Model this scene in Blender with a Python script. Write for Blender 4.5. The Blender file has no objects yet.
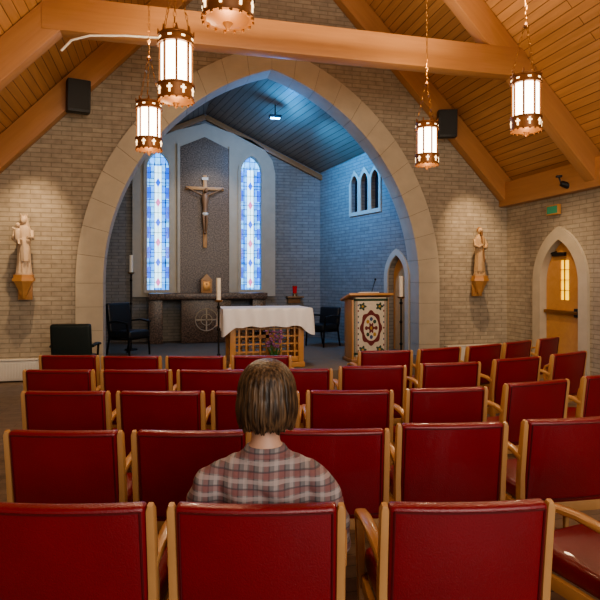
import bpy, bmesh, math, random
from mathutils import Vector, Matrix, Euler
random.seed(4)
PI=math.pi; rad=math.radians
scene=bpy.context.scene
YAW=rad(14)
try: scene.view_settings.look='AgX - Medium High Contrast'
except Exception: pass

# ------------------------------------------------------------ materials
def nm(name):
    m=bpy.data.materials.new(name); m.use_nodes=True
    nt=m.node_tree; b=nt.nodes.get('Principled BSDF')
    return m,nt,nt.nodes,nt.links,b
def c4(c): return (c[0],c[1],c[2],1)
def coords(nt,scale=(1,1,1),kind='Object'):
    tc=nt.nodes.new('ShaderNodeTexCoord'); mp=nt.nodes.new('ShaderNodeMapping')
    mp.inputs['Scale'].default_value=scale
    nt.links.new(tc.outputs[kind],mp.inputs['Vector']); return mp.outputs['Vector']
def mix(nt,fac,a,b,mode='MIX'):
    n=nt.nodes.new('ShaderNodeMix'); n.data_type='RGBA'; n.blend_type=mode
    for s,v in ((n.inputs[0],fac),(n.inputs[6],a),(n.inputs[7],b)):
        if hasattr(v,'links') or isinstance(v,bpy.types.NodeSocket): nt.links.new(v,s)
        else: s.default_value=v
    return n.outputs[2]
def bumpn(nt,h,strength,dist,b):
    n=nt.nodes.new('ShaderNodeBump'); n.inputs['Strength'].default_value=strength; n.inputs['Distance'].default_value=dist
    nt.links.new(h,n.inputs['Height']); nt.links.new(n.outputs[0],b.inputs['Normal'])
def simple(name,col,rough=.5,metal=0,var=0,vs=8,bump=0,bs=80,emis=None,es=0,coat=0):
    m,nt,N,L,b=nm(name)
    b.inputs['Base Color'].default_value=c4(col); b.inputs['Roughness'].default_value=rough; b.inputs['Metallic'].default_value=metal
    if coat: b.inputs['Coat Weight'].default_value=coat
    if var or bump:
        v=coords(nt)
        if var:
            n=N.new('ShaderNodeTexNoise'); n.inputs['Scale'].default_value=vs; n.inputs['Detail'].default_value=5
            L.new(v,n.inputs['Vector'])
            L.new(mix(nt,n.outputs['Fac'],c4([c*(1-var) for c in col]),c4([min(1,c*(1+var)) for c in col])),b.inputs['Base Color'])
        if bump:
            n2=N.new('ShaderNodeTexNoise'); n2.inputs['Scale'].default_value=bs; n2.inputs['Detail'].default_value=4
            L.new(v,n2.inputs['Vector']); bumpn(nt,n2.outputs['Fac'],bump,.01,b)
    if emis: 
        b.inputs['Emission Color'].default_value=c4(emis); b.inputs['Emission Strength'].default_value=es
    return m
def brick(name,c1,c2,mo,bw,rh,ms,rough=.85,bump=.5,var=.25,offset=.5,smooth=.1,grain=None,dist=.01):
    m,nt,N,L,b=nm(name); v=coords(nt)
    t=N.new('ShaderNodeTexBrick'); t.inputs['Scale'].default_value=1
    t.inputs['Color1'].default_value=c4(c1); t.inputs['Color2'].default_value=c4(c2); t.inputs['Mortar'].default_value=c4(mo)
    t.inputs['Brick Width'].default_value=bw; t.inputs['Row Height'].default_value=rh; t.inputs['Mortar Size'].default_value=ms
    t.inputs['Mortar Smooth'].default_value=smooth; t.offset=offset
    L.new(v,t.inputs['Vector'])
    n=N.new('ShaderNodeTexNoise'); n.inputs['Detail'].default_value=6
    gv=coords(nt,grain if grain else (6,6,6)); n.inputs['Scale'].default_value=1 if grain else 1.5
    L.new(gv,n.inputs['Vector'])
    mr=N.new('ShaderNodeMapRange'); mr.inputs[1].default_value=.25; mr.inputs[2].default_value=.75; mr.inputs[3].default_value=1-var; mr.inputs[4].default_value=1+var
    L.new(n.outputs['Fac'],mr.inputs[0])
    hv=N.new('ShaderNodeVectorMath'); hv.operation='SCALE'
    L.new(t.outputs['Color'],hv.inputs[0]); L.new(mr.outputs[0],hv.inputs['Scale'])
    L.new(hv.outputs[0],b.inputs['Base Color']); b.inputs['Roughness'].default_value=rough
    inv=N.new('ShaderNodeMath'); inv.operation='SUBTRACT'; inv.inputs[0].default_value=1; L.new(t.outputs['Fac'],inv.inputs[1])
    bumpn(nt,inv.outputs[0],bump,dist,b)
    return m
def wood(name,c1,c2,scale=(1.2,18,18),rough=.4,coat=0):
    m,nt,N,L,b=nm(name); v=coords(nt,scale)
    n=N.new('ShaderNodeTexNoise'); n.inputs['Scale'].default_value=1; n.inputs['Detail'].default_value=6; n.inputs['Distortion'].default_value=.8
    L.new(v,n.inputs['Vector']); L.new(mix(nt,n.outputs['Fac'],c4(c1),c4(c2)),b.inputs['Base Color'])
    b.inputs['Roughness'].default_value=rough; b.inputs['Coat Weight'].default_value=coat
    bumpn(nt,n.outputs['Fac'],.08,.005,b)
    return m
M={}
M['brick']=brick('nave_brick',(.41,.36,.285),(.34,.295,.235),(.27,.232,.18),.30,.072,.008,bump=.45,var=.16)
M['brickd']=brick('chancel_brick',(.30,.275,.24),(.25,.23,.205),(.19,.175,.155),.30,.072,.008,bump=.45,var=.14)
M['stone']=simple('limestone',(.52,.46,.36),.8,var=.14,vs=5,bump=.2,bs=60)
M['mortar']=simple('mortar',(.26,.225,.175),.9)
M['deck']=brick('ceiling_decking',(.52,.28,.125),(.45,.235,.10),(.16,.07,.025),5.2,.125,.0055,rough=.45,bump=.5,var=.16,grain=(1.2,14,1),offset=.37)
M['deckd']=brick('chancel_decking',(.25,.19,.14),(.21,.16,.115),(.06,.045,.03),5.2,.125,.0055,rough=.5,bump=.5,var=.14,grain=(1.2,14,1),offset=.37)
M['beam']=wood('glulam_beam',(.40,.195,.085),(.54,.285,.13),rough=.4,coat=.1)
M['oak']=wood('oak_chair_frame',(.44,.23,.09),(.58,.33,.14),(9,9,3),rough=.35,coat=.2)
M['darkoak']=wood('dark_oak',(.25,.12,.045),(.36,.18,.07),(8,8,3),rough=.4)
M['gold_oak']=wood('golden_oak',(.48,.24,.09),(.62,.34,.14),(10,10,3),rough=.4)
M['floor']=brick('floor_wood_tile',(.25,.18,.13),(.20,.145,.105),(.09,.065,.05),.60,.12,.003,rough=.4,bump=.25,offset=.5,var=.25)
M['carpet']=simple('sanctuary_carpet',(.20,.17,.14),.95,var=.2,vs=60,bump=.5,bs=400)
M['red']=simple('red_leather',(.215,.009,.017),.34,var=.2,vs=5,bump=.22,bs=180,coat=.18)
M['redp']=simple('red_piping',(.10,.005,.009),.4)
M['brass']=simple('aged_brass',(.42,.22,.08),.35,.9)
M['bronze']=simple('lantern_bronze',(.24,.10,.035),.45,.4)
M['black']=simple('black_plastic',(.012,.012,.013),.5,bump=.1,bs=200)
M['bleather']=simple('black_leather',(.018,.02,.022),.4,bump=.2,bs=120)
M['gleather']=simple('dark_green_upholstery',(.010,.020,.019),.5,bump=.2,bs=120)
M['white']=simple('white_enamel',(.75,.72,.66),.4)
M['linen']=simple('white_linen',(.80,.80,.82),.85,bump=.2,bs=90)
M['wax']=simple('candle_wax',(.85,.80,.68),.5)
M['iron']=simple('wrought_iron',(.02,.018,.016),.5,.6)
M['shade']=simple('frosted_lantern_glass',(.9,.85,.75),.5,emis=(1,.86,.68),es=9)
M['glow']=simple('lantern_cutout_glow',(.9,.8,.6),.5,emis=(1,.72,.4),es=3)
m,nt,N,L,b=nm('speckled_granite'); v=coords(nt)
n=N.new('ShaderNodeTexNoise'); n.inputs['Scale'].default_value=38; n.inputs['Detail'].default_value=3; L.new(v,n.inputs['Vector'])
r=N.new('ShaderNodeValToRGB'); r.color_ramp.elements[0].position=.38; r.color_ramp.elements[0].color=(.055,.035,.026,1); r.color_ramp.elements[1].position=.68; r.color_ramp.elements[1].color=(.24,.165,.12,1)
L.new(n.outputs['Fac'],r.inputs[0]); L.new(r.outputs[0],b.inputs['Base Color']); b.inputs['Roughness'].default_value=.35
M['granite']=m
M['statue']=simple('painted_plaster',(.58,.45,.33),.6,var=.15,vs=14,bump=.1,bs=60)
M['statue2']=simple('carved_limewood',(.46,.32,.19),.6,var=.2,vs=14,bump=.15,bs=60)
M['corpus']=simple('corpus_bronze',(.30,.17,.09),.45,.2)
M['lead']=simple('lead_came',(.03,.035,.04),.5,.5)
m=brick('stained_glass',(.01,.20,.95),(.16,.55,1.0),(.01,.03,.10),.12,.16,.007,var=.3,offset=0)
b=m.node_tree.nodes['Principled BSDF']; src=b.inputs['Base Color'].links[0].from_socket
m.node_tree.links.new(src,b.inputs['Emission Color']); b.inputs['Emission Strength'].default_value=2.3; M['glass']=m
M['clear']=simple('pale_glass',(.5,.8,1),.2,emis=(.55,.85,1),es=2.4)
M['cobalt']=simple('cobalt_glass',(.01,.08,.5),.2,emis=(.01,.12,.9),es=1.5)
M['ruby']=simple('ruby_glass',(.5,.05,.15),.2,emis=(.7,.2,.5),es=1.4)
M['dglass']=simple('night_glass',(.01,.015,.02),.15)
M['amber']=simple('amber_glass',(.8,.55,.1),.3,emis=(1,.60,.03),es=1.6)
M['exit']=simple('exit_green',(.03,.22,.12),.4,emis=(.1,.6,.3),es=.10)
M['bluelamp']=simple('blue_lamp_face',(.3,.6,1),.3,emis=(.25,.65,1),es=14)
M['redlamp']=simple('sanctuary_lamp_glass',(.45,.01,.01),.2,emis=(.8,.02,.01),es=.15)
M['skin']=simple('skin',(.60,.36,.26),.5)
M['denim']=simple('denim',(.035,.05,.10),.85,bump=.3,bs=300)
M['shoe']=simple('shoe_leather',(.03,.02,.015),.5)
M['leaf']=simple('leaf_green',(.04,.14,.03),.5)
M['petal']=simple('purple_petal',(.26,.10,.26),.6)
M['clay']=simple('terracotta',(.35,.13,.06),.7)
M['tapbr']=simple('tapestry_brown',(.16,.035,.035),.9)
M['tapgr']=simple('tapestry_green',(.045,.085,.06),.9)
M['tapgold']=simple('tapestry_gold',(.42,.26,.07),.9)
M['tapblue']=simple('tapestry_blue',(.06,.09,.20),.9)
M['taploom']=simple('tapestry_cream',(.62,.57,.48),.95,var=.15,vs=30,bump=.3,bs=200)
M['eye']=simple('eye_dark',(.02,.015,.01),.2)
M['lip']=simple('lips',(.45,.16,.14),.5)
# hair
m,nt,N,L,b=nm('brown_hair'); v=coords(nt,(80,80,5))
n=N.new('ShaderNodeTexNoise'); n.inputs['Scale'].default_value=1.3; n.inputs['Detail'].default_value=6; L.new(v,n.inputs['Vector'])
r=N.new('ShaderNodeValToRGB'); r.color_ramp.elements[0].position=.38; r.color_ramp.elements[0].color=(.022,.012,.007,1); r.color_ramp.elements[1].position=.68; r.color_ramp.elements[1].color=(.17,.10,.052,1)
L.new(n.outputs['Fac'],r.inputs[0]); L.new(r.outputs[0],b.inputs['Base Color']); b.inputs['Roughness'].default_value=.45; bumpn(nt,n.outputs['Fac'],.6,.006,b)
M['hair']=m
# plaid
m,nt,N,L,b=nm('plaid_shirt'); tc=N.new('ShaderNodeTexCoord'); sp=N.new('ShaderNodeSeparateXYZ'); L.new(tc.outputs['Object'],sp.inputs[0])
def stripe(sock,period,off,w):
    a=N.new('ShaderNodeMath'); a.operation='ADD'; L.new(sock,a.inputs[0]); a.inputs[1].default_value=off+10*period
    q=N.new('ShaderNodeMath'); q.operation='DIVIDE'; L.new(a.outputs[0],q.inputs[0]); q.inputs[1].default_value=period
    f=N.new('ShaderNodeMath'); f.operation='FRACT'; L.new(q.outputs[0],f.inputs[0])
    g=N.new('ShaderNodeMath'); g.operation='LESS_THAN'; L.new(f.outputs[0],g.inputs[0]); g.inputs[1].default_value=w
    return g.outputs[0]
def half(s,k=.5):
    g=N.new('ShaderNodeMath'); g.operation='MULTIPLY'; L.new(s,g.inputs[0]); g.inputs[1].default_value=k; return g.outputs[0]
cur=(.20,.185,.19,1)
for sock in (sp.outputs['X'],sp.outputs['Z']):
    cur=mix(nt,half(stripe(sock,.052,0,.36),.40),cur,(.27,.075,.07,1))
    cur=mix(nt,half(stripe(sock,.052,.017,.24),.5),cur,(.50,.42,.41,1))
    cur=mix(nt,half(stripe(sock,.052,.036,.10),.55),cur,(.05,.05,.065,1))
L.new(cur,b.inputs['Base Color']); b.inputs['Roughness'].default_value=.9
n=N.new('ShaderNodeTexNoise'); n.inputs['Scale'].default_value=14; L.new(tc.outputs['Object'],n.inputs['Vector']); bumpn(nt,n.outputs['Fac'],.6,.03,b)
M['plaid']=m

# ------------------------------------------------------------ mesh builder
class B:
    def __init__(s): s.bm=bmesh.new(); s.mats=[]
    def mi(s,k):
        if k not in s.mats: s.mats.append(k)
        return s.mats.index(k)
    def add(s,t,k,mat=None):
        i=s.mi(k)
        for f in t.faces: f.material_index=i
        if mat is not None: t.transform(mat)
        me=bpy.data.meshes.new('t'); t.to_mesh(me); t.free(); s.bm.from_mesh(me); bpy.data.meshes.remove(me)
    def box(s,c,d,k,rot=(0,0,0),bev=0,seg=2,warp=None,cuts=0):
        t=bmesh.new(); bmesh.ops.create_cube(t,size=1); bmesh.ops.scale(t,vec=d,verts=t.verts)
        if bev: bmesh.ops.bevel(t,geom=t.edges[:]+t.verts[:],offset=bev,segments=seg,affect='EDGES',profile=.6)
        for i in range(cuts):
            x=-d[0]/2+d[0]*(i+1)/(cuts+1)
            bmesh.ops.bisect_plane(t,geom=t.verts[:]+t.edges[:]+t.faces[:],plane_co=(x,0,0),plane_no=(1,0,0))
        if warp:
            for v in t.verts: v.co=warp(v.co)
        s.add(t,k,Matrix.Translation(c)@Euler(rot).to_matrix().to_4x4())
    def cyl(s,p1,p2,r1,r2,k,seg=12):
        p1=Vector(p1);p2=Vector(p2); d=p2-p1
        t=bmesh.new(); bmesh.ops.create_cone(t,cap_ends=True,segments=seg,radius1=r1,radius2=max(r2,1e-5),depth=d.length)
        q=d.to_track_quat('Z','Y').to_matrix().to_4x4()
        s.add(t,k,Matrix.Translation((p1+p2)/2)@q)
    def ball(s,c,r,k,rot=(0,0,0),u=16,v=10):
        t=bmesh.new(); bmesh.ops.create_uvsphere(t,u_segments=u,v_segments=v,radius=1)
        if not hasattr(r,'__len__'): r=(r,r,r)
        s.add(t,k,Matrix.Translation(c)@Euler(rot).to_matrix().to_4x4()@Matrix.Diagonal((r[0],r[1],r[2],1)))
    def loft(s,rings,k,caps=True):
        t=bmesh.new(); vr=[[t.verts.new(p) for p in r] for r in rings]; n=len(vr[0])
        for a,bb in zip(vr,vr[1:]):
            for i in range(n):
                j=(i+1)%n; t.faces.new((a[i],a[j],bb[j],bb[i]))
        if caps: t.faces.new(vr[0][::-1]); t.faces.new(vr[-1])
        bmesh.ops.recalc_face_normals(t,faces=t.faces[:]); s.add(t,k)
    def erings(s,prof,k,n=24,fold=0,nf=9,ph=0):
        R=[]
        for p in prof:
            z,cx,cy,rx,ry=p[:5]; fd=p[5] if len(p)>5 else fold
            R.append([Vector((cx+rx*math.cos(a)*(1+fd*math.sin(nf*a+ph)),cy+ry*math.sin(a)*(1+fd*math.sin(nf*a+ph)),z)) for a in [2*PI*i/n for i in range(n)]])
        s.loft(R,k)
    def sweep(s,pts,sec,k,n=10,up=(0,0,1),sq=.6):
        pts=[Vector(p) for p in pts]; R=[]
        for i,p in enumerate(pts):
            a=pts[max(0,i-1)]; c=pts[min(len(pts)-1,i+1)]; d=(c-a).normalized()
            u=Vector(up)
            if abs(d.dot(u))>.95: u=Vector((0,1,0))
            side=d.cross(u).normalized(); u2=side.cross(d).normalized()
            w,h=sec[i] if isinstance(sec,list) else sec
            ring=[]
            for j in range(n):
                t=2*PI*(j+.5)/n; cx=math.cos(t); sy=math.sin(t)
                ring.append(p+side*w/2*math.copysign(abs(cx)**sq,cx)+u2*h/2*math.copysign(abs(sy)**sq,sy))
            R.append(ring)
        s.loft(R,k)
    def prism(s,poly,z0,z1,k,mat=None):
        t=bmesh.new(); vs=[t.verts.new((x,y,z0)) for x,y in poly]; f=t.faces.new(vs)
        r=bmesh.ops.extrude_face_region(t,geom=[f]); bmesh.ops.translate(t,vec=(0,0,z1-z0),verts=[g for g in r['geom'] if isinstance(g,bmesh.types.BMVert)])
        bmesh.ops.recalc_face_normals(t,faces=t.faces[:]); s.add(t,k,mat)
    def torus(s,c,R,r,k,rot=(0,0,0),a=10,b=5,sz=1):
        t=bmesh.new(); vs=[]
        for i in range(a):
            A=2*PI*i/a; vs.append([t.verts.new(((R+r*math.cos(2*PI*j/b))*math.cos(A),(R+r*math.cos(2*PI*j/b))*math.sin(A)*sz,r*math.sin(2*PI*j/b))) for j in range(b)])
        for i in range(a):
            for j in range(b): t.faces.new((vs[i][j],vs[(i+1)%a][j],vs[(i+1)%a][(j+1)%b],vs[i][(j+1)%b]))
        bmesh.ops.recalc_face_normals(t,faces=t.faces[:])
        s.add(t,k,Matrix.Translation(c)@Euler(rot).to_matrix().to_4x4())
    def mesh(s,name,ang=38):
        me=bpy.data.meshes.new(name); s.bm.to_mesh(me); s.bm.free()
        for k in s.mats: me.materials.append(M[k])
        for p in me.polygons: p.use_smooth=True
        me.set_sharp_from_angle(angle=rad(ang)); return me
    def obj(s,name,loc=(0,0,0),rz=0,parent=None,ang=38,mw=None):
        return place(s.mesh(name,ang),name,loc,rz,parent,mw)
def place(me,name,loc=(0,0,0),rz=0,parent=None,mw=None):
    o=bpy.data.objects.new(name,me); bpy.context.collection.objects.link(o)
    if mw is not None: o.matrix_world=mw
    else: o.location=loc; o.rotation_euler=(0,0,rz)
    if parent: o.parent=parent
    return o
def empty(name,loc=(0,0,0),rz=0):
    return place(None,name,loc,rz)
def frame(org,dx):
    dx=Vector(dx).normalized(); up=Vector((0,0,1)); dz=dx.cross(up)
    m=Matrix.Identity(4)
    for i in range(3): m[i][0]=dx[i]; m[i][1]=up[i]; m[i][2]=dz[i]; m[i][3]=org[i]
    return m
def panel(name,outline,holes,z0,z1,mw,mat,parent=None):
    cu=bpy.data.curves.new(name,'CURVE'); cu.dimensions='2D'; cu.fill_mode='BOTH'; cu.extrude=(z1-z0)/2
    for poly in [outline]+holes:
        sp=cu.splines.new('POLY'); sp.points.add(len(poly)-1)
        for i,p in enumerate(poly): sp.points[i].co=(p[0],p[1],0,1)
        sp.use_cyclic_u=True
    o=bpy.data.objects.new(name+'_c',cu); bpy.context.collection.objects.link(o)
    bpy.context.view_layer.update(); dg=bpy.context.evaluated_depsgraph_get()
    me=bpy.data.meshes.new_from_object(o.evaluated_get(dg)); bpy.data.objects.remove(o); bpy.data.curves.remove(cu)
    me.transform(Matrix.Translation((0,0,(z0+z1)/2))); me.materials.clear(); me.materials.append(M[mat]); me.name=name
    for p in me.polygons: p.use_smooth=False; p.material_index=0
    return place(me,name,mw=mw,parent=parent)
def gothic(cx,a,base,zs,R,n=14):
    c=R-a; pa=math.acos(-c/R); L=[(cx-a,base)]
    arc=[]
    for i in range(n+1):
        t=PI+(pa-PI)*i/n; arc.append((c+R*math.cos(t),zs+R*math.sin(t)))
    L+=[(cx+x,z) for x,z in arc]+[(cx-x,z) for x,z in arc[::-1][1:]]+[(cx+a,base)]
    return L
def rafter(name,p1,p2,w,d,mat='beam'):
    p1=Vector(p1);p2=Vector(p2); dx=(p2-p1).normalized(); L=(p2-p1).length
    s=Vector((0,0,1)).cross(dx); s.normalize(); u=dx.cross(s)
    m=Matrix.Identity(4); c=(p1+p2)/2
    for i in range(3): m[i][0]=dx[i]; m[i][1]=s[i]; m[i][2]=u[i]; m[i][3]=c[i]
    b=B(); b.box((0,0,0),(L,w,d),mat,bev=.012,seg=2); return b.obj(name,mw=m)

# ------------------------------------------------------------ room shell
XC=1.87; XR=6.41; XL=-2.67; YF=9.41; EAVE=3.38; RIDGE=8.10; SL=(RIDGE-EAVE)/(XR-XC)
YB=-4.5
b=B(); b.box((XC,(YB+YF+.35)/2,-.05),(XR-XL+.6,YF+.35-YB,.1),'floor'); b.obj('floor')
FF=frame((0,YF,0),(1,0,0))
ac=1.84
inn=gothic(ac,2.80,0,1.5,3.86,24)
out=[(XL-.2,0)]+inn+[(XR+.2,0),(XR+.2,EAVE-.2*SL),(XC,RIDGE),(XL-.2,EAVE-.2*SL)]
panel('wall_front',out,[],-.35,0,FF,'brick')
# stone arch with voussoirs
arch=empty('stone_chancel_arch')
o1=gothic(ac,3.10,0,1.5,4.16,24); i1=gothic(ac,2.73,0,1.5,3.79,24)
panel('arch_mortar',o1+i1[::-1],[],-.36,.05,FF,'mortar',arch)
bb=B()
Ri,Ro=3.78,4.19; cx=1.06; nb=12
for sgn in (-1,1):
    for k in range(4):
        z0=k*.375+.003; z1=(k+1)*.375-.003
        bb.prism([(ac+sgn*2.72,z0),(ac+sgn*3.13,z0),(ac+sgn*3.13,z1),(ac+sgn*2.72,z1)],-.38,.06,'stone')
    a1i=math.acos(cx/Ri); a1o=math.acos(cx/Ro)
    for k in range(nb):
        P=[];Q=[]
        for j in range(5):
            f=(k+j/4)/nb; g=.0009*(1 if j==0 else -1 if j==4 else 0)
            ti=a1i*f+g; to=a1o*f+g
            P.append((ac+sgn*(Ri*math.cos(ti)-cx),1.5+Ri*math.sin(ti)))
            Q.append((ac+sgn*(Ro*math.cos(to)-cx),1.5+Ro*math.sin(to)))
        bb.prism(P+Q[::-1],-.38,.06,'stone')
o=bb.obj('voussoirs',mw=FF,parent=arch,ang=20)
# right wall with door opening
FR=frame((XR,0,0),(0,1,0))
dcy=7.93
dz=gothic(dcy,.56,0,1.50,.90,12)
panel('wall_right',[(YB,0)]+dz+[(YF+.35,0),(YF+.35,EAVE),(YB,EAVE)],[],0,.3,FR,'brick')
FL=frame((XL,0,0),(0,-1,0))
panel('wall_left',[(-YF-.35,0),(-YB,0),(-YB,EAVE),(-YF-.35,EAVE)],[],0,.3,FL,'brick')
ly=math.hypot(XR-XC+.35,(XR-XC+.35)*SL)
def rp(name,side):
    ex=XC+side*(XR-XC+.35); ez=RIDGE-(XR-XC+.35)*SL
    dx=Vector((0,1,0)); dy=Vector((-side,0,SL)).normalized(); dzv=dx.cross(dy)
    m=Matrix.Identity(4)
    for i in range(3): m[i][0]=dx[i]; m[i][1]=dy[i]; m[i][2]=dzv[i]; m[i][3]=(ex,YB,ez)[i]
    L=YF+.35-YB
    z0,z1=(0,.08) if dzv.z>0 else (-.08,0)
    panel(name,[(0,0),(L,0),(L,ly),(0,ly)],[],z0,z1,m,'deck')
rp('ceiling',-1); rp('ceiling.001',1)
D=.36
for i,y in enumerate((YF-.11,7.08,4.75,2.4,0.1)):
    for side in (-1,1):
        off=D/2*math.hypot(1,SL)
        z=lambda x: RIDGE-.01-off-SL*abs(x-XC)
        xe=XC+side*(XR-XC-.02)
        rafter('roof_rafter',(xe,y,z(xe)),(XC,y,z(XC)),.2,D)
    if i in (1,2,3):
        hx=2.95
        rafter('tie_beam',(XC-hx-.25,y,4.65),(XC+hx+.25,y,4.65),.22,.40)
for side,x in ((-1,XL+.09),(1,XR-.09)):
    rafter('eave_beam',(x,YB,3.15),(x,YF,3.15),.17,.44)
b=B(); b.box((XC,(YB+YF)/2,RIDGE-.33),(.18,YF-YB,.4),'beam'); b.obj('ridge_beam')
# ------------------------------------------------------------ chancel
YK=13.0
b=B(); b.box((1.85,(8.2+YF)/2,.085),(5.38,YF-8.2,.17),'carpet',bev=.01); b.box((1.5,(YF+YK+.2)/2,.085),(6.4,YK+.2-YF-.0,.17),'carpet'); b.obj('floor_sanctuary')
FB=frame((0,YK,0),(1,0,0))
wl=gothic(-.05,.24,1.33,4.05,.42,8); wr=gothic(2.05,.24,1.33,4.05,.42,8)
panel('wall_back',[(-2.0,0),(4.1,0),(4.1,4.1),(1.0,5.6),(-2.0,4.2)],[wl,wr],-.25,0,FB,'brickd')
so=[(-.60,1.17),(2.62,1.17),(2.62,4.05)]+[(2.55,4.35),(2.35,4.62),(2.05,4.80),(1.0,5.12),(-.05,4.80),(-.35,4.62),(-.55,4.35)]+[(-.60,4.05)]
wl2=gothic(-.05,.235,1.33,4.05,.415,8); wr2=gothic(2.05,.235,1.33,4.05,.415,8)
rer=empty('stone_reredos')
panel('stone_frame',so,[wl2,wr2],.0,.10,FB,'stone',rer)
panel('granite_panel',[(.43,1.2),(1.53,1.2),(1.53,4.55),(.98,4.80),(.43,4.55)],[],.10,.13,FB,'granite',rer)
for nme,c in (('l',-.05),('r',2.05)):
    a=gothic(c,.31,1.26,4.05,.49,8); h=gothic(c,.24,1.33,4.05,.42,8)
    panel('window_moulding_'+nme,a,[h],.10,.15,FB,'stone',rer)
b=B()
for x in (.40,1.56): b.prism([(x-.03,1.2),(x+.03,1.2),(x+.03,4.62),(x-.03,4.62)],.1,.16,'stone')
b.obj('mullion_strips',mw=FB,parent=rer)
for i,c in enumerate((-.05,2.05)):
    w=empty('window_%d'%(i+1))
    panel('stained_glass_pane',gothic(c,.26,1.30,4.05,.44,8),[],-.08,-.06,FB,'glass',w)
    b=B()
    b.box((c,2.75,-.057),(.16,2.75,.006),'clear')
    for x in (-.16,-.08,0,.08,.16): b.box((c+x,2.75,-.05),(.009,2.9,.012),'lead')
    z=1.5; k=0
    while z<4.2:
        b.box((c,z,-.05),(.48,.012,.012),'lead'); b.box((c,z+.22,-.05),(.48,.010,.012),'lead')
        b.prism([(c,z-.11),(c+.055,z),(c,z+.11),(c-.055,z)],-.052,-.042,'cobalt' if k%2 else 'ruby'); k+=1
        for s in (-1,1): b.box((c+s*.2,z+.22,-.052),(.07,.26,.01),'cobalt')
        z+=.45
    b.obj('lead_cames',mw=FB,parent=w)
# chancel right wall
A=Vector((3.74,13.0,0)); Bp=Vector((4.56,9.72,0)); d=(A-Bp); LW=d.length
FC=frame(Bp,d)
lan=[gothic(c,.13,3.02,3.62,.22,6) for c in (1.10,1.48,1.86)]
do=gothic(.40,.27,.17,1.60,.48,10)
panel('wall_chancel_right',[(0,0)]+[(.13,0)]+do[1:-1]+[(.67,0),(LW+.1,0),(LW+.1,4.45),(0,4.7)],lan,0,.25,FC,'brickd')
tr=empty('trim_1')
panel('lancet_surround',[(.90,2.94),(2.06,2.94)]+[(2.06,3.64),(1.95,3.82),(1.86,3.93),(1.77,3.84),(1.67,3.74),(1.57,3.86),(1.48,3.95),(1.39,3.86),(1.29,3.74),(1.19,3.84),(1.10,3.93),(1.0,3.82),(.90,3.64)],lan,-.03,0,FC,'stone',tr)
for i,c in enumerate((1.10,1.48,1.86)): panel('window_%d'%(3+i),gothic(c,.128,3.03,3.62,.218,6),[],.08,.09,FC,'dglass')
panel('sacristy_door_surround',gothic(.40,.385,.17,1.60,.60,10)+gothic(.40,.27,.17,1.60,.48,10)[::-1],[],-.03,.0,FC,'stone',tr)
panel('door_2',gothic(.40,.262,.175,1.60,.47,10),[],.12,.17,FC,'gold_oak')
Fl=frame((-1.75,13.1,0),(-.05,-1,0))
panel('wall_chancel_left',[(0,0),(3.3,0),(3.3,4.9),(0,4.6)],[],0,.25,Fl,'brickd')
def deckquad(name,P,mat):
    P=[Vector(p) for p in P]; dx=(P[1]-P[0]).normalized(); dy=(P[3]-P[0]); dy=(dy-dx*dy.dot(dx)).normalized(); dzv=dx.cross(dy)
    m=Matrix.Identity(4)
    for i in range(3): m[i][0]=dx[i]; m[i][1]=dy[i]; m[i][2]=dzv[i]; m[i][3]=P[0][i]
    mi=m.inverted(); me=bpy.data.meshes.new(name); me.from_pydata([mi@p for p in P],[],[(0,1,2,3)]); me.materials.append(M[mat]); place(me,name,mw=m)
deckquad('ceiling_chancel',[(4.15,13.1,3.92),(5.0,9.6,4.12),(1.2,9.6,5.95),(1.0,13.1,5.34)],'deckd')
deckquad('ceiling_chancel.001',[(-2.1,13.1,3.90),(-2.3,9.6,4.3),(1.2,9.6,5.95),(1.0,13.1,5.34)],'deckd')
rafter('trim_2',(1.0,12.93,5.27),(3.9,12.93,3.94),.06,.12,'darkoak'); rafter('trim_3',(1.0,12.93,5.27),(-1.8,12.93,3.99),.06,.12,'darkoak')
# ------------------------------------------------------------ nave door right
dr=empty('door_1')
panel('door_leaf',gothic(dcy,.45,0.005,1.50,.79,12),[[(dcy-.10,1.22),(dcy+.10,1.22),(dcy+.10,1.88),(dcy-.10,1.88)]],.08,.14,FR,'gold_oak',dr)
panel('door_lite',[(dcy-.11,1.21),(dcy+.11,1.21),(dcy+.11,1.89),(dcy-.11,1.89)],[],.10,.12,FR,'amber',dr)
b=B()
for z in (1.38,1.55,1.72): b.box((dcy,z,.08),(.20,.012,.02),'darkoak')
b.box((dcy,1.55,.08),(.012,.66,.02),'darkoak')
b.box((dcy+.03,1.02,.03),(.80,.055,.05),'brass',bev=.01); b.box((dcy-.34,1.02,.045),(.1,.14,.07),'black',bev=.01)
b.box((dcy+.10,1.98,.05),(.30,.06,.05),'black',bev=.008); b.box((dcy+.28,2.0,.04),(.26,.02,.02),'black',rot=(0,0,-.2))
b.obj('door_hardware',mw=FR,parent=dr)
panel('trim_4',gothic(dcy,.655,0,1.50,.995,12)+gothic(dcy,.455,0,1.50,.795,12)[::-1],[],-.05,.25,FR,'stone')
b=B(); b.box((XR-.04,8.05,2.72),(.06,.30,.17),'gold_oak',bev=.008); b.box((XR-.072,8.05,2.72),(.006,.25,.12),'exit'); b.obj('exit_sign')
def radiator(name,x0,x1):
    b=B(); L=x1-x0; b.box((0,0,.17),(L,.12,.30),'white',bev=.012)
    n=int(L/.04)
    for i in range(n): b.box((-L/2+.03+i*(L-.06)/(n-1),-.062,.17),(.018,.012,.24),'white')
    b.box((0,-.0,.335),(L+.02,.14,.02),'white',bev=.005)
    for s in (-1,1): b.box((s*(L/2-.1),0,.01),(.04,.1,.02),'white')
    b.obj(name,((x0+x1)/2,YF-.08,0))
radiator('baseboard_radiator',XL+.1,-1.75); radiator('baseboard_radiator',5.1,6.2)
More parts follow.
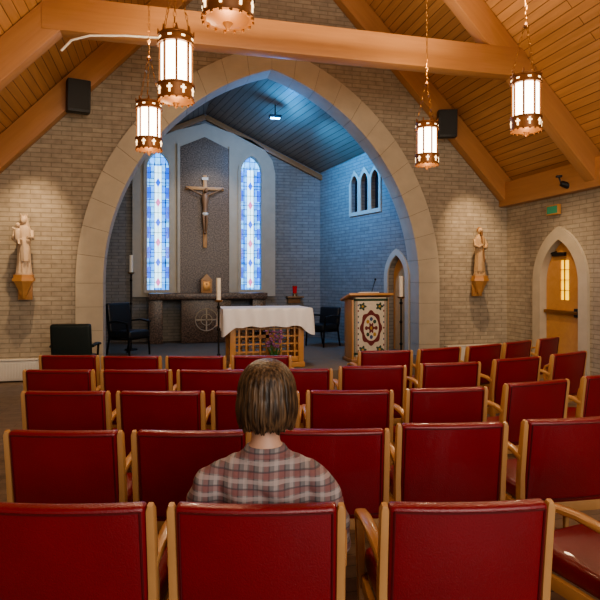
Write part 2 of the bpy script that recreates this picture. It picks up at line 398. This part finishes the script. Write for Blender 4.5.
# ------------------------------------------------------------ statues
def corbel(b):
    for z0,z1,r0,r1 in ((-.36,-.30,.02,.05),(-.30,-.24,.06,.075),(-.24,-.10,.075,.15),(-.10,-.05,.17,.17),(-.05,0,.15,.155)):
        R=[[Vector((r*math.cos(a),r*.8*math.sin(a),z)) for a in [2*PI*(i+.5)/6 for i in range(6)]] for z,r in ((z0,r0),(z1,r1))]
        b.loft(R,'gold_oak')
    b.box((0,.10,-.2),(.2,.04,.36),'gold_oak',bev=.005)
def statue(name,x,kind):
    e=empty(name,(x,YF-.20,1.63))
    b=B(); corbel(b); b.obj('wall_bracket',parent=e,ang=25)
    b=B(); k='statue' if kind=='mary' else 'statue2'
    b.erings([(0,0,0,.12,.10,.02),(.03,0,0,.12,.10,.02)],k,28)
    b.erings([(.03,0,0,.105,.085,.10),(.2,0,0,.09,.075,.10),(.42,.0,0,.085,.07,.07),(.55,0,0,.095,.075,.04),(.66,0,0,.105,.07,.02),(.72,0,0,.085,.058,.0),(.755,0,0,.04,.04,0),(.78,0,0,.033,.035,0)],k,36,nf=11)
    b.ball((0,-.01,.82),(.048,.055,.065),k); b.ball((0,-.064,.815),(.009,.012,.014),k)
    if kind=='mary':
        b.erings([(.62,0,.02,.095,.065,.05),(.72,0,.02,.078,.062,.03),(.80,0,.015,.062,.058,.0),(.86,0,.01,.055,.055,0),(.895,0,.01,.03,.03,0)],k,24,nf=9)
        b.ball((.0,-.03,.81),(.044,.045,.058),k)
        b.sweep([(-.10,0,.66),(-.13,-.04,.54),(-.08,-.11,.50),(.0,-.12,.53)],[(.07,.07),(.065,.065),(.05,.05),(.035,.035)],k)
        b.sweep([(.10,0,.66),(.13,-.05,.55),(.07,-.12,.56)],[(.07,.07),(.06,.06),(.035,.035)],k)
        b.erings([(.52,-.06,-.12,.035,.035),(.58,-.06,-.12,.048,.04),(.66,-.06,-.115,.045,.035),(.70,-.06,-.11,.02,.02)],k,14)
        b.ball((-.055,-.12,.735),(.033,.035,.038),k)
        b.sweep([(-.08,-.12,.67),(-.13,-.14,.70)],(.025,.025),k); b.sweep([(-.05,-.13,.54),(-.03,-.16,.45)],(.035,.035),k)
        b.erings([(.2,.03,-.045,.06,.06,.12),(.45,.02,-.05,.07,.05,.1),(.56,0,-.04,.05,.04,.05)],k,24,nf=7)
        for i in range(8):
            a=2*PI*i/8; b.cyl((.04*math.cos(a),.01+.04*math.sin(a),.875),(.05*math.cos(a),.01+.05*math.sin(a),.925),.008,.003,k,6)
    else:
        b.ball((0,.01,.835),(.052,.055,.062),'darkoak'); b.ball((0,-.045,.775),(.03,.03,.045),'darkoak')
        b.sweep([(-.09,0,.67),(-.12,-.03,.55),(-.06,-.10,.52),(.0,-.11,.57)],[(.065,.065),(.06,.06),(.045,.045),(.03,.03)],k)
        b.sweep([(.09,0,.67),(.12,-.03,.55),(.06,-.10,.50),(.0,-.11,.52)],[(.065,.065),(.06,.06),(.045,.045),(.03,.03)],k)
        b.cyl((.03,-.12,.25),(-.03,-.10,.80),.008,.008,'darkoak',8); b.ball((-.03,-.10,.82),(.02,.02,.03),k)
        b.erings([(.08,-.02,-.03,.08,.07,.12),(.4,-.01,-.04,.07,.055,.1),(.6,0,-.03,.07,.05,.05)],k,24,nf=7)
    b.obj('carved_figure',parent=e,ang=60)
statue('madonna_statue',-2.0,'mary'); statue('saint_statue',5.71,'j')
# ------------------------------------------------------------ speakers / small lights
for x in (-1.21,4.96):
    b=B(); b.box((0,0,0),(.33,.26,.48),'black',bev=.02,rot=(.12,0,0)); b.box((0,-.135,0),(.29,.01,.43),'iron',rot=(.12,0,0)); b.cyl((0,.1,.0),(0,.30,.0),.02,.02,'iron'); b.obj('wall_speaker',(x,9.06,4.33),rz=0.25 if x<0 else -.35)
def spotcan(loc,rz):
    b=B(); b.cyl((0,0,0),(0,-.16,-.06),.045,.055,'black',16); b.cyl((0,0,0),(0,.03,.10),.012,.012,'black'); b.box((0,.03,.11),(.08,.08,.03),'black',bev=.005); b.obj('spotlight_fixture',loc,rz)
spotcan((6.15,7.6,3.08),1.2)
spotcan((3.55,8.9,5.62),0)
b=B(); b.sweep([(-1.12,7.0,4.22),(-1.0,6.94,4.33),(-.8,6.93,4.40),(-.4,6.93,4.44),(.1,6.93,4.46)],(.028,.028),'white',sq=1); b.obj('ceiling_conduit')
# ------------------------------------------------------------ pendant lanterns
def chain(b,p1,p2,k='brass'):
    p1=Vector(p1);p2=Vector(p2); d=p2-p1; n=max(2,int(d.length/.045)); q=d.to_track_quat('X','Z')
    for i in range(n):
        e=(q.to_matrix()@Euler((PI/2*(i%2),0,0)).to_matrix()).to_euler()
        b.torus(p1+d*(i+.5)/n,.025,.0038,k,rot=e,a=8,b=4,sz=.45)
def lantern(x,y,zb):
    e=empty('pendant_lantern',(x,y,zb))
    b=B()
    b.erings([(.13,0,0,.118,.118),(.47,0,0,.118,.118)],'shade',24)
    b.obj('glass_cylinder',parent=e)
    b=B()
    for z0,z1,r0,r1 in ((.035,.13,.135,.142),(.13,.145,.150,.150),(.02,.035,.145,.145),(.46,.475,.148,.148),(.475,.53,.14,.13),(.53,.545,.138,.138)):
        b.erings([(z0,0,0,r0,r0),(z1,0,0,r1,r1)],'bronze',24)
    b.erings([(.0,0,0,.06,.06),(.02,0,0,.12,.12)],'bronze',24)
    b.cyl((0,0,-.04),(0,0,0),.006,.03,'bronze')
    for i in range(8):
        a=2*PI*i/8; c,s=math.cos(a),math.sin(a)
        b.box((.128*c,.128*s,.30),(.012,.018,.34),'bronze',rot=(0,0,a))
        b.cyl((.133*c,.133*s,.545),(.142*c,.142*s,.585),.014,.004,'bronze',8)
        a2=a+PI/8; c,s=math.cos(a2),math.sin(a2)
        b.box((.140*c,.140*s,.083),(.006,.014,.065),'glow',rot=(0,0,a2)); b.box((.140*c,.140*s,.092),(.006,.042,.014),'glow',rot=(0,0,a2))
        b.box((.136*c,.136*s,.502),(.006,.03,.014),'glow',rot=(0,0,a2))
    for i in range(16):
        a=2*PI*i/16; c,s=math.cos(a),math.sin(a); b.ball((.140*c,.140*s,.014),.010,'bronze',u=6,v=4)
    top=RIDGE-SL*abs(x-XC)-zb-.05
    for i in range(3):
        a=2*PI*i/3+.4; chain(b,(.13*math.cos(a),.13*math.sin(a),.55),(.02*math.cos(a),.02*math.sin(a),1.02))
    b.erings([(1.01,0,0,.02,.02),(1.03,0,0,.030,.030),(1.06,0,0,.012,.012)],'bronze',12)
    chain(b,(0,0,1.06),(0,0,top)); b.cyl((0,0,top-.02),(0,0,top+.06),.06,.06,'bronze')
    b.obj('bronze_frame',parent=e)
    L=bpy.data.lights.new('lantern_bulb','POINT'); L.energy=26; L.color=(1,.74,.46); L.shadow_soft_size=.08
    o=bpy.data.objects.new('bulb_light',L); bpy.context.collection.objects.link(o); o.parent=e; o.location=(0,0,-.30)
    L=bpy.data.lights.new('lantern_bulb_up','POINT'); L.energy=15; L.color=(1,.74,.46); L.shadow_soft_size=.08
    o=bpy.data.objects.new('bulb_light_up',L); bpy.context.collection.objects.link(o); o.parent=e; o.location=(0,0,1.25)
for x,y in ((.122,4.607),(-.122,6.42),(.362,3.105),(3.42,4.71),(3.234,6.41),(3.4,3.1)): lantern(x,y,2.97)

# ------------------------------------------------------------ chancel furniture
e=empty('wall_crucifix',(.98,YK-.17,2.28))
b=B(); b.box((0,0,.82),(.09,.05,1.64),'gold_oak',bev=.008); b.box((0,-.004,1.34),(.86,.05,.07),'gold_oak',bev=.008); b.box((0,-.03,1.56),(.14,.01,.06),'white')
b.obj('cross',parent=e)
b=B()
b.erings([(.72,0,-.08,.06,.045),(.80,0,-.085,.075,.05),(.88,0,-.08,.055,.045),(.98,0,-.08,.065,.05),(1.10,0,-.08,.085,.055),(1.18,0,-.08,.075,.045),(1.22,0,-.08,.03,.03)],'corpus',18)
b.ball((.015,-.10,1.28),(.045,.05,.06),'corpus',rot=(.3,.2,0)); b.ball((0,-.085,.76),(.075,.055,.06),'white')
for s in (-1,1):
    b.sweep([(s*.07,-.08,1.18),(s*.22,-.07,1.25),(s*.38,-.05,1.33)],[(.045,.045),(.035,.035),(.022,.022)],'corpus',sq=1); b.ball((s*.40,-.045,1.34),(.03,.015,.02),'corpus')
    b.sweep([(s*.035,-.08,.76),(s*.035,-.12,.56),(s*.015,-.07,.36)],[(.075,.075),(.055,.055),(.035,.035)],'corpus',sq=1)
    b.ball((s*.012,-.08,.33),(.022,.035,.03),'corpus')
b.obj('corpus',parent=e,ang=60)
b=B(); b.box((1.03,12.5,1.20),(2.55,.6,.13),'granite',bev=.015); b.box((.98,12.6,.66),(1.08,.4,.96),'granite',bev=.01)
for x in (-.1,2.15): b.box((x,12.6,.66),(.30,.4,.96),'granite',bev=.01)
b.torus((.98,12.39,.68),.24,.012,'stone',rot=(PI/2,0,0),a=32); b.box((.98,12.39,.68),(.03,.02,.48),'stone'); b.box((.98,12.39,.68),(.48,.02,.03),'stone')
b.torus((.98,12.39,.68),.12,.010,'stone',rot=(PI/2,0,0),a=24)
b.obj('stone_high_altar')
b=B(); b.box((0,0,.14),(.24,.22,.28),'gold_oak',bev=.01); b.prism([(-.13,0),(.13,0),(0,.14)],-.11,.11,'gold_oak',Matrix.Translation((0,0,.28))@Euler((PI/2,0,0)).to_matrix().to_4x4())
b.box((0,-.115,.15),(.15,.01,.2),'brass',bev=.003); b.box((0,-.125,.17),(.015,.01,.12),'gold_oak'); b.box((0,-.125,.19),(.07,.01,.015),'gold_oak'); b.obj('tabernacle',(.98,12.45,1.266))
b=B(); b.box((0,0,-.02),(.40,.24,.04),'darkoak',bev=.006); b.box((0,.08,-.10),(.30,.06,.14),'darkoak'); b.cyl((0,0,0),(0,0,.07),.06,.03,'brass'); b.cyl((0,0,.07),(0,0,.24),.045,.055,'redlamp',16); b.torus((0,0,.24),.055,.008,'brass'); b.obj('sanctuary_lamp',(3.08,12.86,1.17))
# altar
e=empty('altar_table',(1.62,8.9,.17))
b=B()
for sx in (-1,1):
    for sy in (-1,1): b.box((sx*.54,sy*.27,.45),(.09,.09,.90),'gold_oak',bev=.008)
b.box((0,0,.05),(1.20,.66,.08),'gold_oak',bev=.01); b.box((0,0,.91),(1.24,.70,.05),'gold_oak',bev=.008)
for z in (.14,.72): 
    for sy in (-1,1): b.box((0,sy*.28,z),(1.08,.04,.08),'gold_oak',bev=.004)
    for sx in (-1,1): b.box((sx*.55,0,z),(.04,.5,.08),'gold_oak',bev=.004)
for sy in (-1,1):
    for i in range(9): b.box((-.44+i*.11,sy*.28,.43),(.028,.03,.54),'gold_oak',bev=.004)
    for z in (.26,.38,.5,.62): b.box((0,sy*.275,z),(1.06,.02,.024),'gold_oak')
    b.box((0,sy*.285,.43),(.05,.04,.54),'darkoak'); b.box((0,sy*.285,.5),(.3,.04,.05),'darkoak')
for sx in (-1,1):
    for i in range(4): b.box((sx*.55,-.18+i*.12,.43),(.03,.028,.54),'gold_oak')
b.obj('oak_frame',parent=e)
b=B(); n=160; hx,hy=.70,.40
def per(t,ox=0):
    P=2*(2*hx+2*hy); s=t*P
    pts=[(-hx,-hy,0,-1),(hx,-hy,1,0),(hx,hy,0,1),(-hx,hy,-1,0)]
    L=[2*hx,2*hy,2*hx,2*hy]
    for i in range(4):
        if s<=L[i]+1e-9:
            a=pts[i]; c=pts[(i+1)%4]; f=s/L[i]; return a[0]+(c[0]-a[0])*f,a[1]+(c[1]-a[1])*f,i,f
        s-=L[i]
    return pts[0][0],pts[0][1],0,0
R=[]
for lv,(zz,am) in enumerate(((.945,0),(.94,.0),(.90,.006),(.82,.014),(.74,.020),(0,.026))):
    ring=[]
    for i in range(n):
        x,y,sd,f=per(i/n); nx,ny=((0,-1),(1,0),(0,1),(-1,0))[sd]
        w=math.sin(i*.75)*am+am
        dd=min(f,1-f); corner=max(0,1-dd*(7 if sd in(0,2) else 3.5))
        z=zz if zz>.1 else .66-.15*corner+.01*math.sin(i*.5)
        sc=.965 if lv==0 else 1
        ring.append(Vector((x*sc+nx*w*(1 if lv else 0),y*sc+ny*w,z)))
    R.append(ring)
t=bmesh.new(); vr=[[t.verts.new(p) for p in r] for r in R]
for a,c in zip(vr,vr[1:]):
    for i in range(n): t.faces.new((a[i],a[(i+1)%n],c[(i+1)%n],c[i]))
t.faces.new(vr[0]); b.add(t,'linen'); b.obj('altar_cloth',parent=e,ang=60)
# orchid
b=B(); b.erings([(0,0,0,.06,.06),(.14,0,0,.08,.08)],'clay',16)
for i in range(7):
    a=i*2.4; r=.13; b.sweep([(0,0,.12),(r*.5*math.cos(a),r*.5*math.sin(a),.26),(r*math.cos(a),r*math.sin(a),.32+.02*i)],[(.02,.006),(.05,.006),(.01,.004)],'leaf')
for i in range(40):
    a=i*2.4; r=.03+.11*random.random(); z=.36+.26*random.random()
    if i%4==0: b.cyl((0,0,.12),(r*math.cos(a),r*math.sin(a),z),.003,.003,'leaf',5)
    for j in range(3): b.ball((r*math.cos(a)+.014*math.cos(j*2.1),r*math.sin(a)+.014*math.sin(j*2.1),z),(.015,.010,.013),'petal',rot=(0,j,a),u=8,v=5)
b.obj('potted_orchid',(1.68,8.36,.17))
def candle(x,y,z0,zb,zt,r=.04):
    b=B(); b.cyl((0,0,0),(0,0,.03),.13,.11,'iron',20); b.cyl((0,0,.03),(0,0,zb-z0-.03),.014,.014,'iron')
    for f in (.25,.6,.9): b.ball((0,0,(zb-z0)*f),.028,'iron')
    b.cyl((0,0,zb-z0-.03),(0,0,zb-z0),.05,.07,'brass',20); b.cyl((0,0,zb-z0),(0,0,zt-z0),r,r,'wax',20); b.cyl((0,0,zt-z0),(0,0,zt-z0+.02),.003,.003,'black',6)
    b.obj('candle_stand',(x,y,z0))
candle(.835,8.32,.17,1.255,1.58,.033); candle(4.05,9.0,.17,1.26,1.62,.035); candle(-.56,11.5,.17,1.70,2.04,.035)
# ambo
e=empty('lectern',(3.41,8.95,.17),0.0)
b=B(); b.box((0,.05,.03),(.70,.50,.06),'darkoak',bev=.01); 
for sx in (-1,1): b.box((sx*.30,.05,.55),(.05,.40,1.0),'gold_oak',bev=.006)
b.box((0,-.13,.55),(.58,.03,1.0),'gold_oak'); b.box((0,.05,1.09),(.78,.52,.04),'gold_oak',rot=(-.22,0,0),bev=.008); b.box((0,.27,1.06),(.70,.03,.06),'gold_oak')
b.cyl((.1,.1,1.1),(.12,-.05,1.38),.006,.006,'black',6); b.ball((.12,-.06,1.39),.018,'black'); b.box((0,.05,1.13),(.36,.28,.04),'white',rot=(-.22,0,0),bev=.005)
b.obj('reading_desk',parent=e)
b=B(); b.box((0,-.165,.60),(.60,.012,.98),'taploom',bev=.003)
for z in (.155,1.05): b.box((0,-.172,z),(.60,.006,.04),'tapgr')
for s in (-1,1): b.box((s*.285,-.172,.6),(.02,.006,.98),'tapgr'); b.box((s*.250,-.172,.6),(.012,.006,.90),'tapbr')
Fm=Matrix.Translation((0,-.172,.58))@Euler((PI/2,0,0)).to_matrix().to_4x4()
b.prism([(.185*math.cos(a)*(1+.07*math.cos(8*a)),.28*math.sin(a)*(1+.07*math.cos(8*a))) for a in [2*PI*i/64 for i in range(64)]],-.001,.006,'tapbr',Fm)
b.prism([(.135*math.cos(a),.215*math.sin(a)) for a in [2*PI*i/24 for i in range(24)]],.006,.010,'taploom',Fm)
for k in range(8):
    a0=2*PI*k/8; b.prism([(.085*math.cos(a0)+.028*math.cos(a),.15*math.sin(a0)+.033*math.sin(a)) for a in [2*PI*i/12 for i in range(12)]],.010,.013,('tapbr','tapgr','tapblue','tapgold')[k%4],Fm)
b.prism([(.05*math.cos(a)*(1+.25*math.cos(6*a)),.08*math.sin(a)*(1+.25*math.cos(6*a))) for a in [2*PI*i/36 for i in range(36)]],.010,.013,'tapbr',Fm)
b.prism([(.02*math.cos(a),.03*math.sin(a)) for a in [2*PI*i/12 for i in range(12)]],.013,.016,'tapgold',Fm)
for sx in (-1,1):
    for z in (-.36,.36):
        b.prism([(sx*.15+.055*math.cos(a)*(1+.3*math.cos(5*a)),z+.055*math.sin(a)*(1+.3*math.cos(5*a))) for a in [2*PI*i/30 for i in range(30)]],0,.006,'tapgr',Fm)
        b.prism([(sx*.15+.02*math.cos(a),z+.02*math.sin(a)) for a in [2*PI*i/12 for i in range(12)]],.006,.009,'tapgold',Fm)
    for k in range(9): b.prism([(sx*.225+.010*math.cos(a),-.38+k*.095+.018*math.sin(a)) for a in [2*PI*i/10 for i in range(10)]],0,.005,('tapgr','tapbr','tapblue')[k%3],Fm)
for i in range(20): b.cyl((-.285+i*.03,-.165,.11),(-.285+i*.03,-.165,.06),.004,.004,'taploom',5)
b.obj('tapestry_hanging',parent=e)
def armchair(name,loc,rz,k,h=.95,leg='iron',w=.58):
    b=B(); b.box((0,0,.40),(w-.1,.50,.13),k,bev=.04,seg=3); b.box((0,.25,h*.5+.22),(w-.06,.10,h-.42),k,rot=(-.14,0,0),bev=.04,seg=3)
    for s in (-1,1):
        b.sweep([(s*(w/2-.03),.22,.62),(s*(w/2-.01),0,.64),(s*(w/2-.02),-.22,.61)],(.06,.035),k)
        b.sweep([(s*(w/2-.03),-.2,.61),(s*(w/2-.05),-.22,.3),(s*(w/2-.05),-.24,0)],(.03,.03),leg); b.sweep([(s*(w/2-.05),.27,.66),(s*(w/2-.05),.22,.35),(s*(w/2-.05),.29,0)],(.03,.03),leg)
        b.box((s*(w/2-.05),0,.32),(.03,.44,.03),leg)
    b.box((0,-.2,.32),(w-.12,.03,.03),leg); b.box((0,.2,.32),(w-.12,.03,.03),leg)
    b.obj(name,loc,rz)
armchair('padded_green_chair',(-1.18,8.60,0),PI-.1,'gleather',.93,w=.60)
armchair('black_leather_armchair',(-.55,10.7,.17),.9,'bleather',.95,w=.64); armchair('black_leather_armchair',(3.30,11.3,.17),-1.0,'bleather',.80)
b=B(); b.box((0,0,0),(.24,.12,.06),'black',bev=.01); b.box((0,-.0,-.032),(.19,.09,.006),'bluelamp'); b.cyl((0,0,.03),(0,0,.24),.012,.012,'black'); b.obj('ceiling_floodlight',(2.23,11.0,4.82))

# ------------------------------------------------------------ nave chairs
b=B()
def wp(v): 
    q=1-(v.x/.25)**2
    return Vector((v.x,v.y-.022*q,v.z+.004*q))
b.box((0,.040,.630),(.508,.050,.430),'red',rot=(rad(8),0,0),bev=.017,seg=3,warp=wp,cuts=9)
Rx=Euler((rad(8),0,0)).to_matrix()
def bp(x,z,y=-.026): 
    v=wp(Vector((x,y,z))); return Rx@v+Vector((0,.040,.630))
for zz in (.200,-.200): b.sweep([bp(x,zz) for x in [-.24+.06*i for i in range(9)]],(.007,.007),'redp',n=6)
for s in (-1,1):
    b.sweep([bp(s*.24,z) for z in (-.2,0,.2)],(.007,.007),'redp',n=6)
    b.sweep([(s*.262,-.07,0),(s*.264,.0,.2),(s*.266,.055,.42),(s*.268,.050,.55),(s*.268,.030,.70),(s*.268,.012,.825),(s*.268,.008,.842)],[(.032,.036),(.034,.044),(.034,.05),(.033,.048),(.032,.042),(.030,.038),(.018,.024)],'oak',sq=.5)
    b.sweep([(s*.272,.03,.645),(s*.276,.10,.672),(s*.279,.20,.682),(s*.281,.31,.675),(s*.280,.40,.655),(s*.277,.452,.625),(s*.275,.462,.58),(s*.274,.452,.50),(s*.270,.44,.3),(s*.266,.445,0)],[(.03,.035),(.038,.028),(.046,.026),(.048,.026),(.046,.028),(.040,.034),(.036,.036),(.034,.036),(.032,.034),(.026,.028)],'oak',sq=.5,up=(0,.3,1))
    b.box((s*.262,.25,.37),(.024,.40,.055),'oak',bev=.005); b.box((s*.262,.21,.17),(.018,.43,.024),'oak',bev=.004)
b.box((0,.44,.375),(.50,.024,.055),'oak',bev=.005); b.box((0,.055,.375),(.50,.024,.055),'oak',bev=.005)
def ws(v): return Vector((v.x,v.y,v.z+(.012*(1-(v.x/.25)**2) if v.z>0 else 0)))
b.box((0,.27,.435),(.50,.46,.085),'red',bev=.028,seg=3,warp=ws,cuts=5)
chair_me=b.mesh('upholstered_chair',40)
cs,sn=math.cos(YAW),math.sin(YAW)
def seatpos(x,z): return (x*cs+z*sn, z*cs-x*sn, 0)   # seating block is turned 14 degrees to the walls
rows=[[(-.74,1.76,0),(-.138,1.76,0),(.535,1.775,3),(1.36,1.97,22)],
[(-1.11,2.62,-1),(-.51,2.62,0),(.145,2.65,0),(.755,2.76,4),(1.40,2.86,10)],
[(-1.49,3.55,0),(-.887,3.55,0),(-.285,3.55,0),(.32,3.58,1),(.965,3.66,8),(1.66,3.90,20),(2.32,4.20,26)],
[(-1.90,4.4,0),(-1.29,4.4,0),(-.69,4.4,0),(-.02,4.45,0),(.60,4.6,4),(1.29,4.78,12),(1.98,5.08,24),(2.63,5.45,32)],
[(-2.17,5.25,0),(-1.57,5.2,0),(-.97,5.2,0),(-.36,5.22,0),(.86,5.6,8),(1.46,5.82,26),(2.02,6.1,32),(2.52,6.45,38),(3.05,6.85,42)]]
for r in rows:
    for x,z,yw in r: place(chair_me,'upholstered_chair',seatpos(x,z),-YAW+rad(yw))

# ------------------------------------------------------------ seated woman
px,pz=-.122,1.76
W=empty('seated_woman',seatpos(px,pz),-YAW)
b=B()
b.erings([(.478,0,.24,.17,.12),(.54,0,.232,.18,.125),(.62,0,.222,.165,.115),(.70,0,.215,.165,.112),(.78,0,.20,.175,.112),(.85,0,.205,.182,.108),(.885,0,.21,.170,.098),(.92,0,.218,.130,.082),(.95,0,.225,.08,.065),(.975,0,.228,.052,.055),(1.05,0,.235,.048,.050)],'plaid',32)
def limb(pts,rs):
    n=len(pts)
    for i in range(n-1):
        b.cyl(pts[i],pts[i+1],rs[i],rs[i+1],'plaid',20)
    for p,r in zip(pts,rs): b.ball(p,r,'plaid')
for s in (-1,1):
    limb([(s*.165,.21,.850),(s*.210,.205,.785),(s*.240,.215,.64),(s*.20,.32,.60),(s*.10,.42,.585)],[.068,.070,.060,.046,.034])
    limb([(s*.09,.22,.54),(s*.10,.42,.545),(s*.11,.60,.525),(s*.11,.60,.32),(s*.11,.59,.10)],[.082,.076,.060,.052,.038])
    b.box((s*.115,.65,.035),(.085,.24,.07),'plaid',bev=.028,seg=3)
    b.ball((s*.115,.59,.085),(.04,.05,.05),'plaid')
me=b.mesh('body'); o=place(me,'body',parent=W)
md=o.modifiers.new('r','REMESH'); md.mode='VOXEL'; md.voxel_size=.009
md=o.modifiers.new('s','SMOOTH'); md.factor=.6; md.iterations=6
bpy.context.view_layer.update(); dg=bpy.context.evaluated_depsgraph_get()
me2=bpy.data.meshes.new_from_object(o.evaluated_get(dg)); o.modifiers.clear(); o.data=me2
me2.materials.clear()
for k in ('plaid','denim','shoe','skin'): me2.materials.append(M[k])
for v in me2.vertices:
    c=v.co
    if .56<c.z<.93:
        n=v.normal; k=.007*math.sin(c.x*46+math.sin(c.z*22)*1.6)+.004*math.sin(c.z*60+c.x*30)
        v.co=c+n*k
for p in me2.polygons:
    c=p.center; i=0
    if c.z>.962: i=3
    elif c.z<.075: i=2
    elif (c.y>.30 and c.z<.575 and not (c.z>.555 and abs(c.x)>.15)) or c.z<.50: i=1
    p.material_index=i; p.use_smooth=True
b=B(); b.erings([(.940,0,.222,.088,.078),(.965,0,.226,.070,.068),(.968,0,.226,.060,.060),(.940,0,.222,.07,.06)],'plaid',28); b.obj('shirt_collar',parent=W,ang=60)
hc=Vector((.004,.245,1.145))
b=B()
b.ball(hc,(.074,.092,.110),'skin',u=28,v=20); b.ball(hc+Vector((0,.035,-.055)),(.052,.055,.055),'skin')
b.ball(hc+Vector((0,.092,-.018)),(.011,.018,.022),'skin'); b.ball(hc+Vector((0,.082,.0)),(.008,.012,.03),'skin')
for s in (-1,1):
    b.ball(hc+Vector((s*.030,.080,.006)),(.013,.010,.009),'white'); b.ball(hc+Vector((s*.030,.088,.006)),(.006,.004,.006),'eye')
    b.box(hc+Vector((s*.031,.087,.026)),(.026,.006,.005),'hair'); b.ball(hc+Vector((s*.074,.005,-.01)),(.010,.02,.03),'skin')
b.ball(hc+Vector((0,.086,-.052)),(.022,.008,.006),'lip')
b.obj('head',parent=W,ang=60)
# hair
t=bmesh.new(); nA,nT=260,40; vs=[]
for j in range(nT+1):
    tt=j/nT; row=[]
    for i in range(nA):
        th=2*PI*i/nA   # 0 = back(-y)
        front=max(0,-math.cos(th)); f=min(1,max(0,(front-.55)/.2))
        hem=-.118*(1-f)+.035*f+.005*math.sin(th*9)+.004*math.sin(th*23)+.003*math.sin(th*57)
        if tt<.5:
            a=tt/.5*PI/2; r=math.sin(a)**.9; z=.122*math.cos(a)
        else:
            q=(tt-.5)/.5; r=1+.07*math.sin(q*PI*.85)-.12*q**3; z=hem*q
        st=1+.012*math.sin(th*29+2.2*math.sin(tt*4)+th*1.7)*min(1,tt*3)+.009*math.sin(th*71+tt*5)*min(1,tt*2)
        back=.5+.5*math.cos(th)
        row.append(t.verts.new((hc.x+.105*r*math.sin(th)*st,hc.y-.005-(.112+.012*back*(1-abs(tt-.55)))*r*math.cos(th)*st,hc.z+.003+z)))
    vs.append(row)
for j in range(nT):
    for i in range(nA):
        if j==0: continue
        t.faces.new((vs[j][i],vs[j+1][i],vs[j+1][(i+1)%nA],vs[j][(i+1)%nA]))
t.faces.new(vs[1])
for v in vs[0]: t.verts.remove(v)
bmesh.ops.recalc_face_normals(t,faces=t.faces[:])
b=B(); b.add(t,'hair'); o=b.obj('bob_hair',parent=W,ang=80)
md=o.modifiers.new('sol','SOLIDIFY'); md.thickness=.018; md.offset=-1
for s in (-1,1):
    b=B(); wr=Vector((s*.10,.43,.600))
    dirv=Vector((-s*.55,.75,-.02)).normalized(); side=Vector((dirv.y,-dirv.x,0))
    b.sweep([wr-dirv*.03,wr+dirv*.02,wr+dirv*.06,wr+dirv*.095],[(.045,.036),(.06,.032),(.078,.028),(.074,.022)],'skin',sq=.9)
    for i,l in enumerate((.062,.072,.068,.052)):
        p=wr+dirv*.088+side*((i-1.5)*.019); q=p+dirv*l*.5+Vector((0,0,.006)); r=q+dirv*l*.35+Vector((0,0,-.014)); e2=r+dirv*l*.2+Vector((0,0,-.014))
        b.sweep([p,q,r,e2],[(.018,.018),(.017,.017),(.015,.015),(.009,.009)],'skin',sq=1,n=8)
    p=wr+dirv*.03+side*s*.034*(-1); q=p+(dirv*.6+side*s*(-.6))*.035
    b.sweep([p,q,q+dirv*.028+Vector((0,0,-.006))],[(.022,.022),(.019,.019),(.011,.011)],'skin',sq=1,n=8)
    b.obj('hand_'+('r' if s>0 else 'l'),parent=W,ang=60)

# ------------------------------------------------------------ lights
def light(kind,name,loc,target,energy,color,size=.5,angle=60,sy=None,blend=.6):
    L=bpy.data.lights.new(name,kind); L.energy=energy; L.color=color
    if kind=='AREA':
        L.size=size
        if sy: L.shape='RECTANGLE'; L.size_y=sy
    else: L.shadow_soft_size=size
    if kind=='SPOT': L.spot_size=rad(angle); L.spot_blend=blend
    o=bpy.data.objects.new(name,L); bpy.context.collection.objects.link(o); o.location=loc
    if target is not None: o.rotation_euler=(Vector(target)-Vector(loc)).to_track_quat('-Z','Y').to_euler()
    return o
light('SPOT','statue_spot',(-1.6,8.2,4.2),(-2.0,9.35,2.1),300,(1,.70,.42),.04,44,blend=.9)
light('SPOT','statue_spot.001',(5.2,8.2,4.2),(5.71,9.35,2.1),300,(1,.70,.42),.04,44,blend=.9)
light('SPOT','door_spot',(4.9,7.0,4.0),(6.4,7.93,1.3),150,(1,.74,.48),.05,46,blend=.9)
light('AREA','added_rear_fill',(1.8,-3.6,3.2),(1.8,6,1.4),230,(1,.93,.84),4.5,sy=3.0)  # added soft fill lamp behind the camera, no window stands there
light('AREA','roof_wash',(1.87,5.3,4.6),(1.87,5.3,9),120,(1,.83,.64),4.0,sy=3.0)
light('SPOT','altar_spot',(1.9,7.3,5.6),(1.62,8.9,1.0),170,(1,.93,.85),.1,50)
light('SPOT','blue_wall_spot',(2.4,10.7,4.5),(4.2,11.3,3.3),430,(.05,.38,1),.1,110,blend=1)
light('POINT','blue_ceiling_glow',(2.25,10.9,4.62),None,80,(.04,.36,1),.10)
light('SPOT','crucifix_spot',(1.4,10.2,4.9),(.98,12.9,2.8),100,(1,.86,.7),.1,44)
light('AREA','chancel_fill',(1.6,10.6,4.6),(1.2,12.5,1.0),16,(.6,.8,1),1.6)
w=bpy.data.worlds.new('World'); scene.world=w; w.use_nodes=True
w.node_tree.nodes['Background'].inputs[0].default_value=(1,.93,.85,1); w.node_tree.nodes['Background'].inputs[1].default_value=.55

# ------------------------------------------------------------ camera
cam=bpy.data.cameras.new('Camera'); co=bpy.data.objects.new('Camera',cam); bpy.context.collection.objects.link(co)
co.location=(0,0,1.55); co.rotation_euler=(PI/2,0,-YAW); cam.sensor_width=36; cam.lens=33.6; cam.shift_y=-20/600; cam.clip_start=.05
scene.camera=co
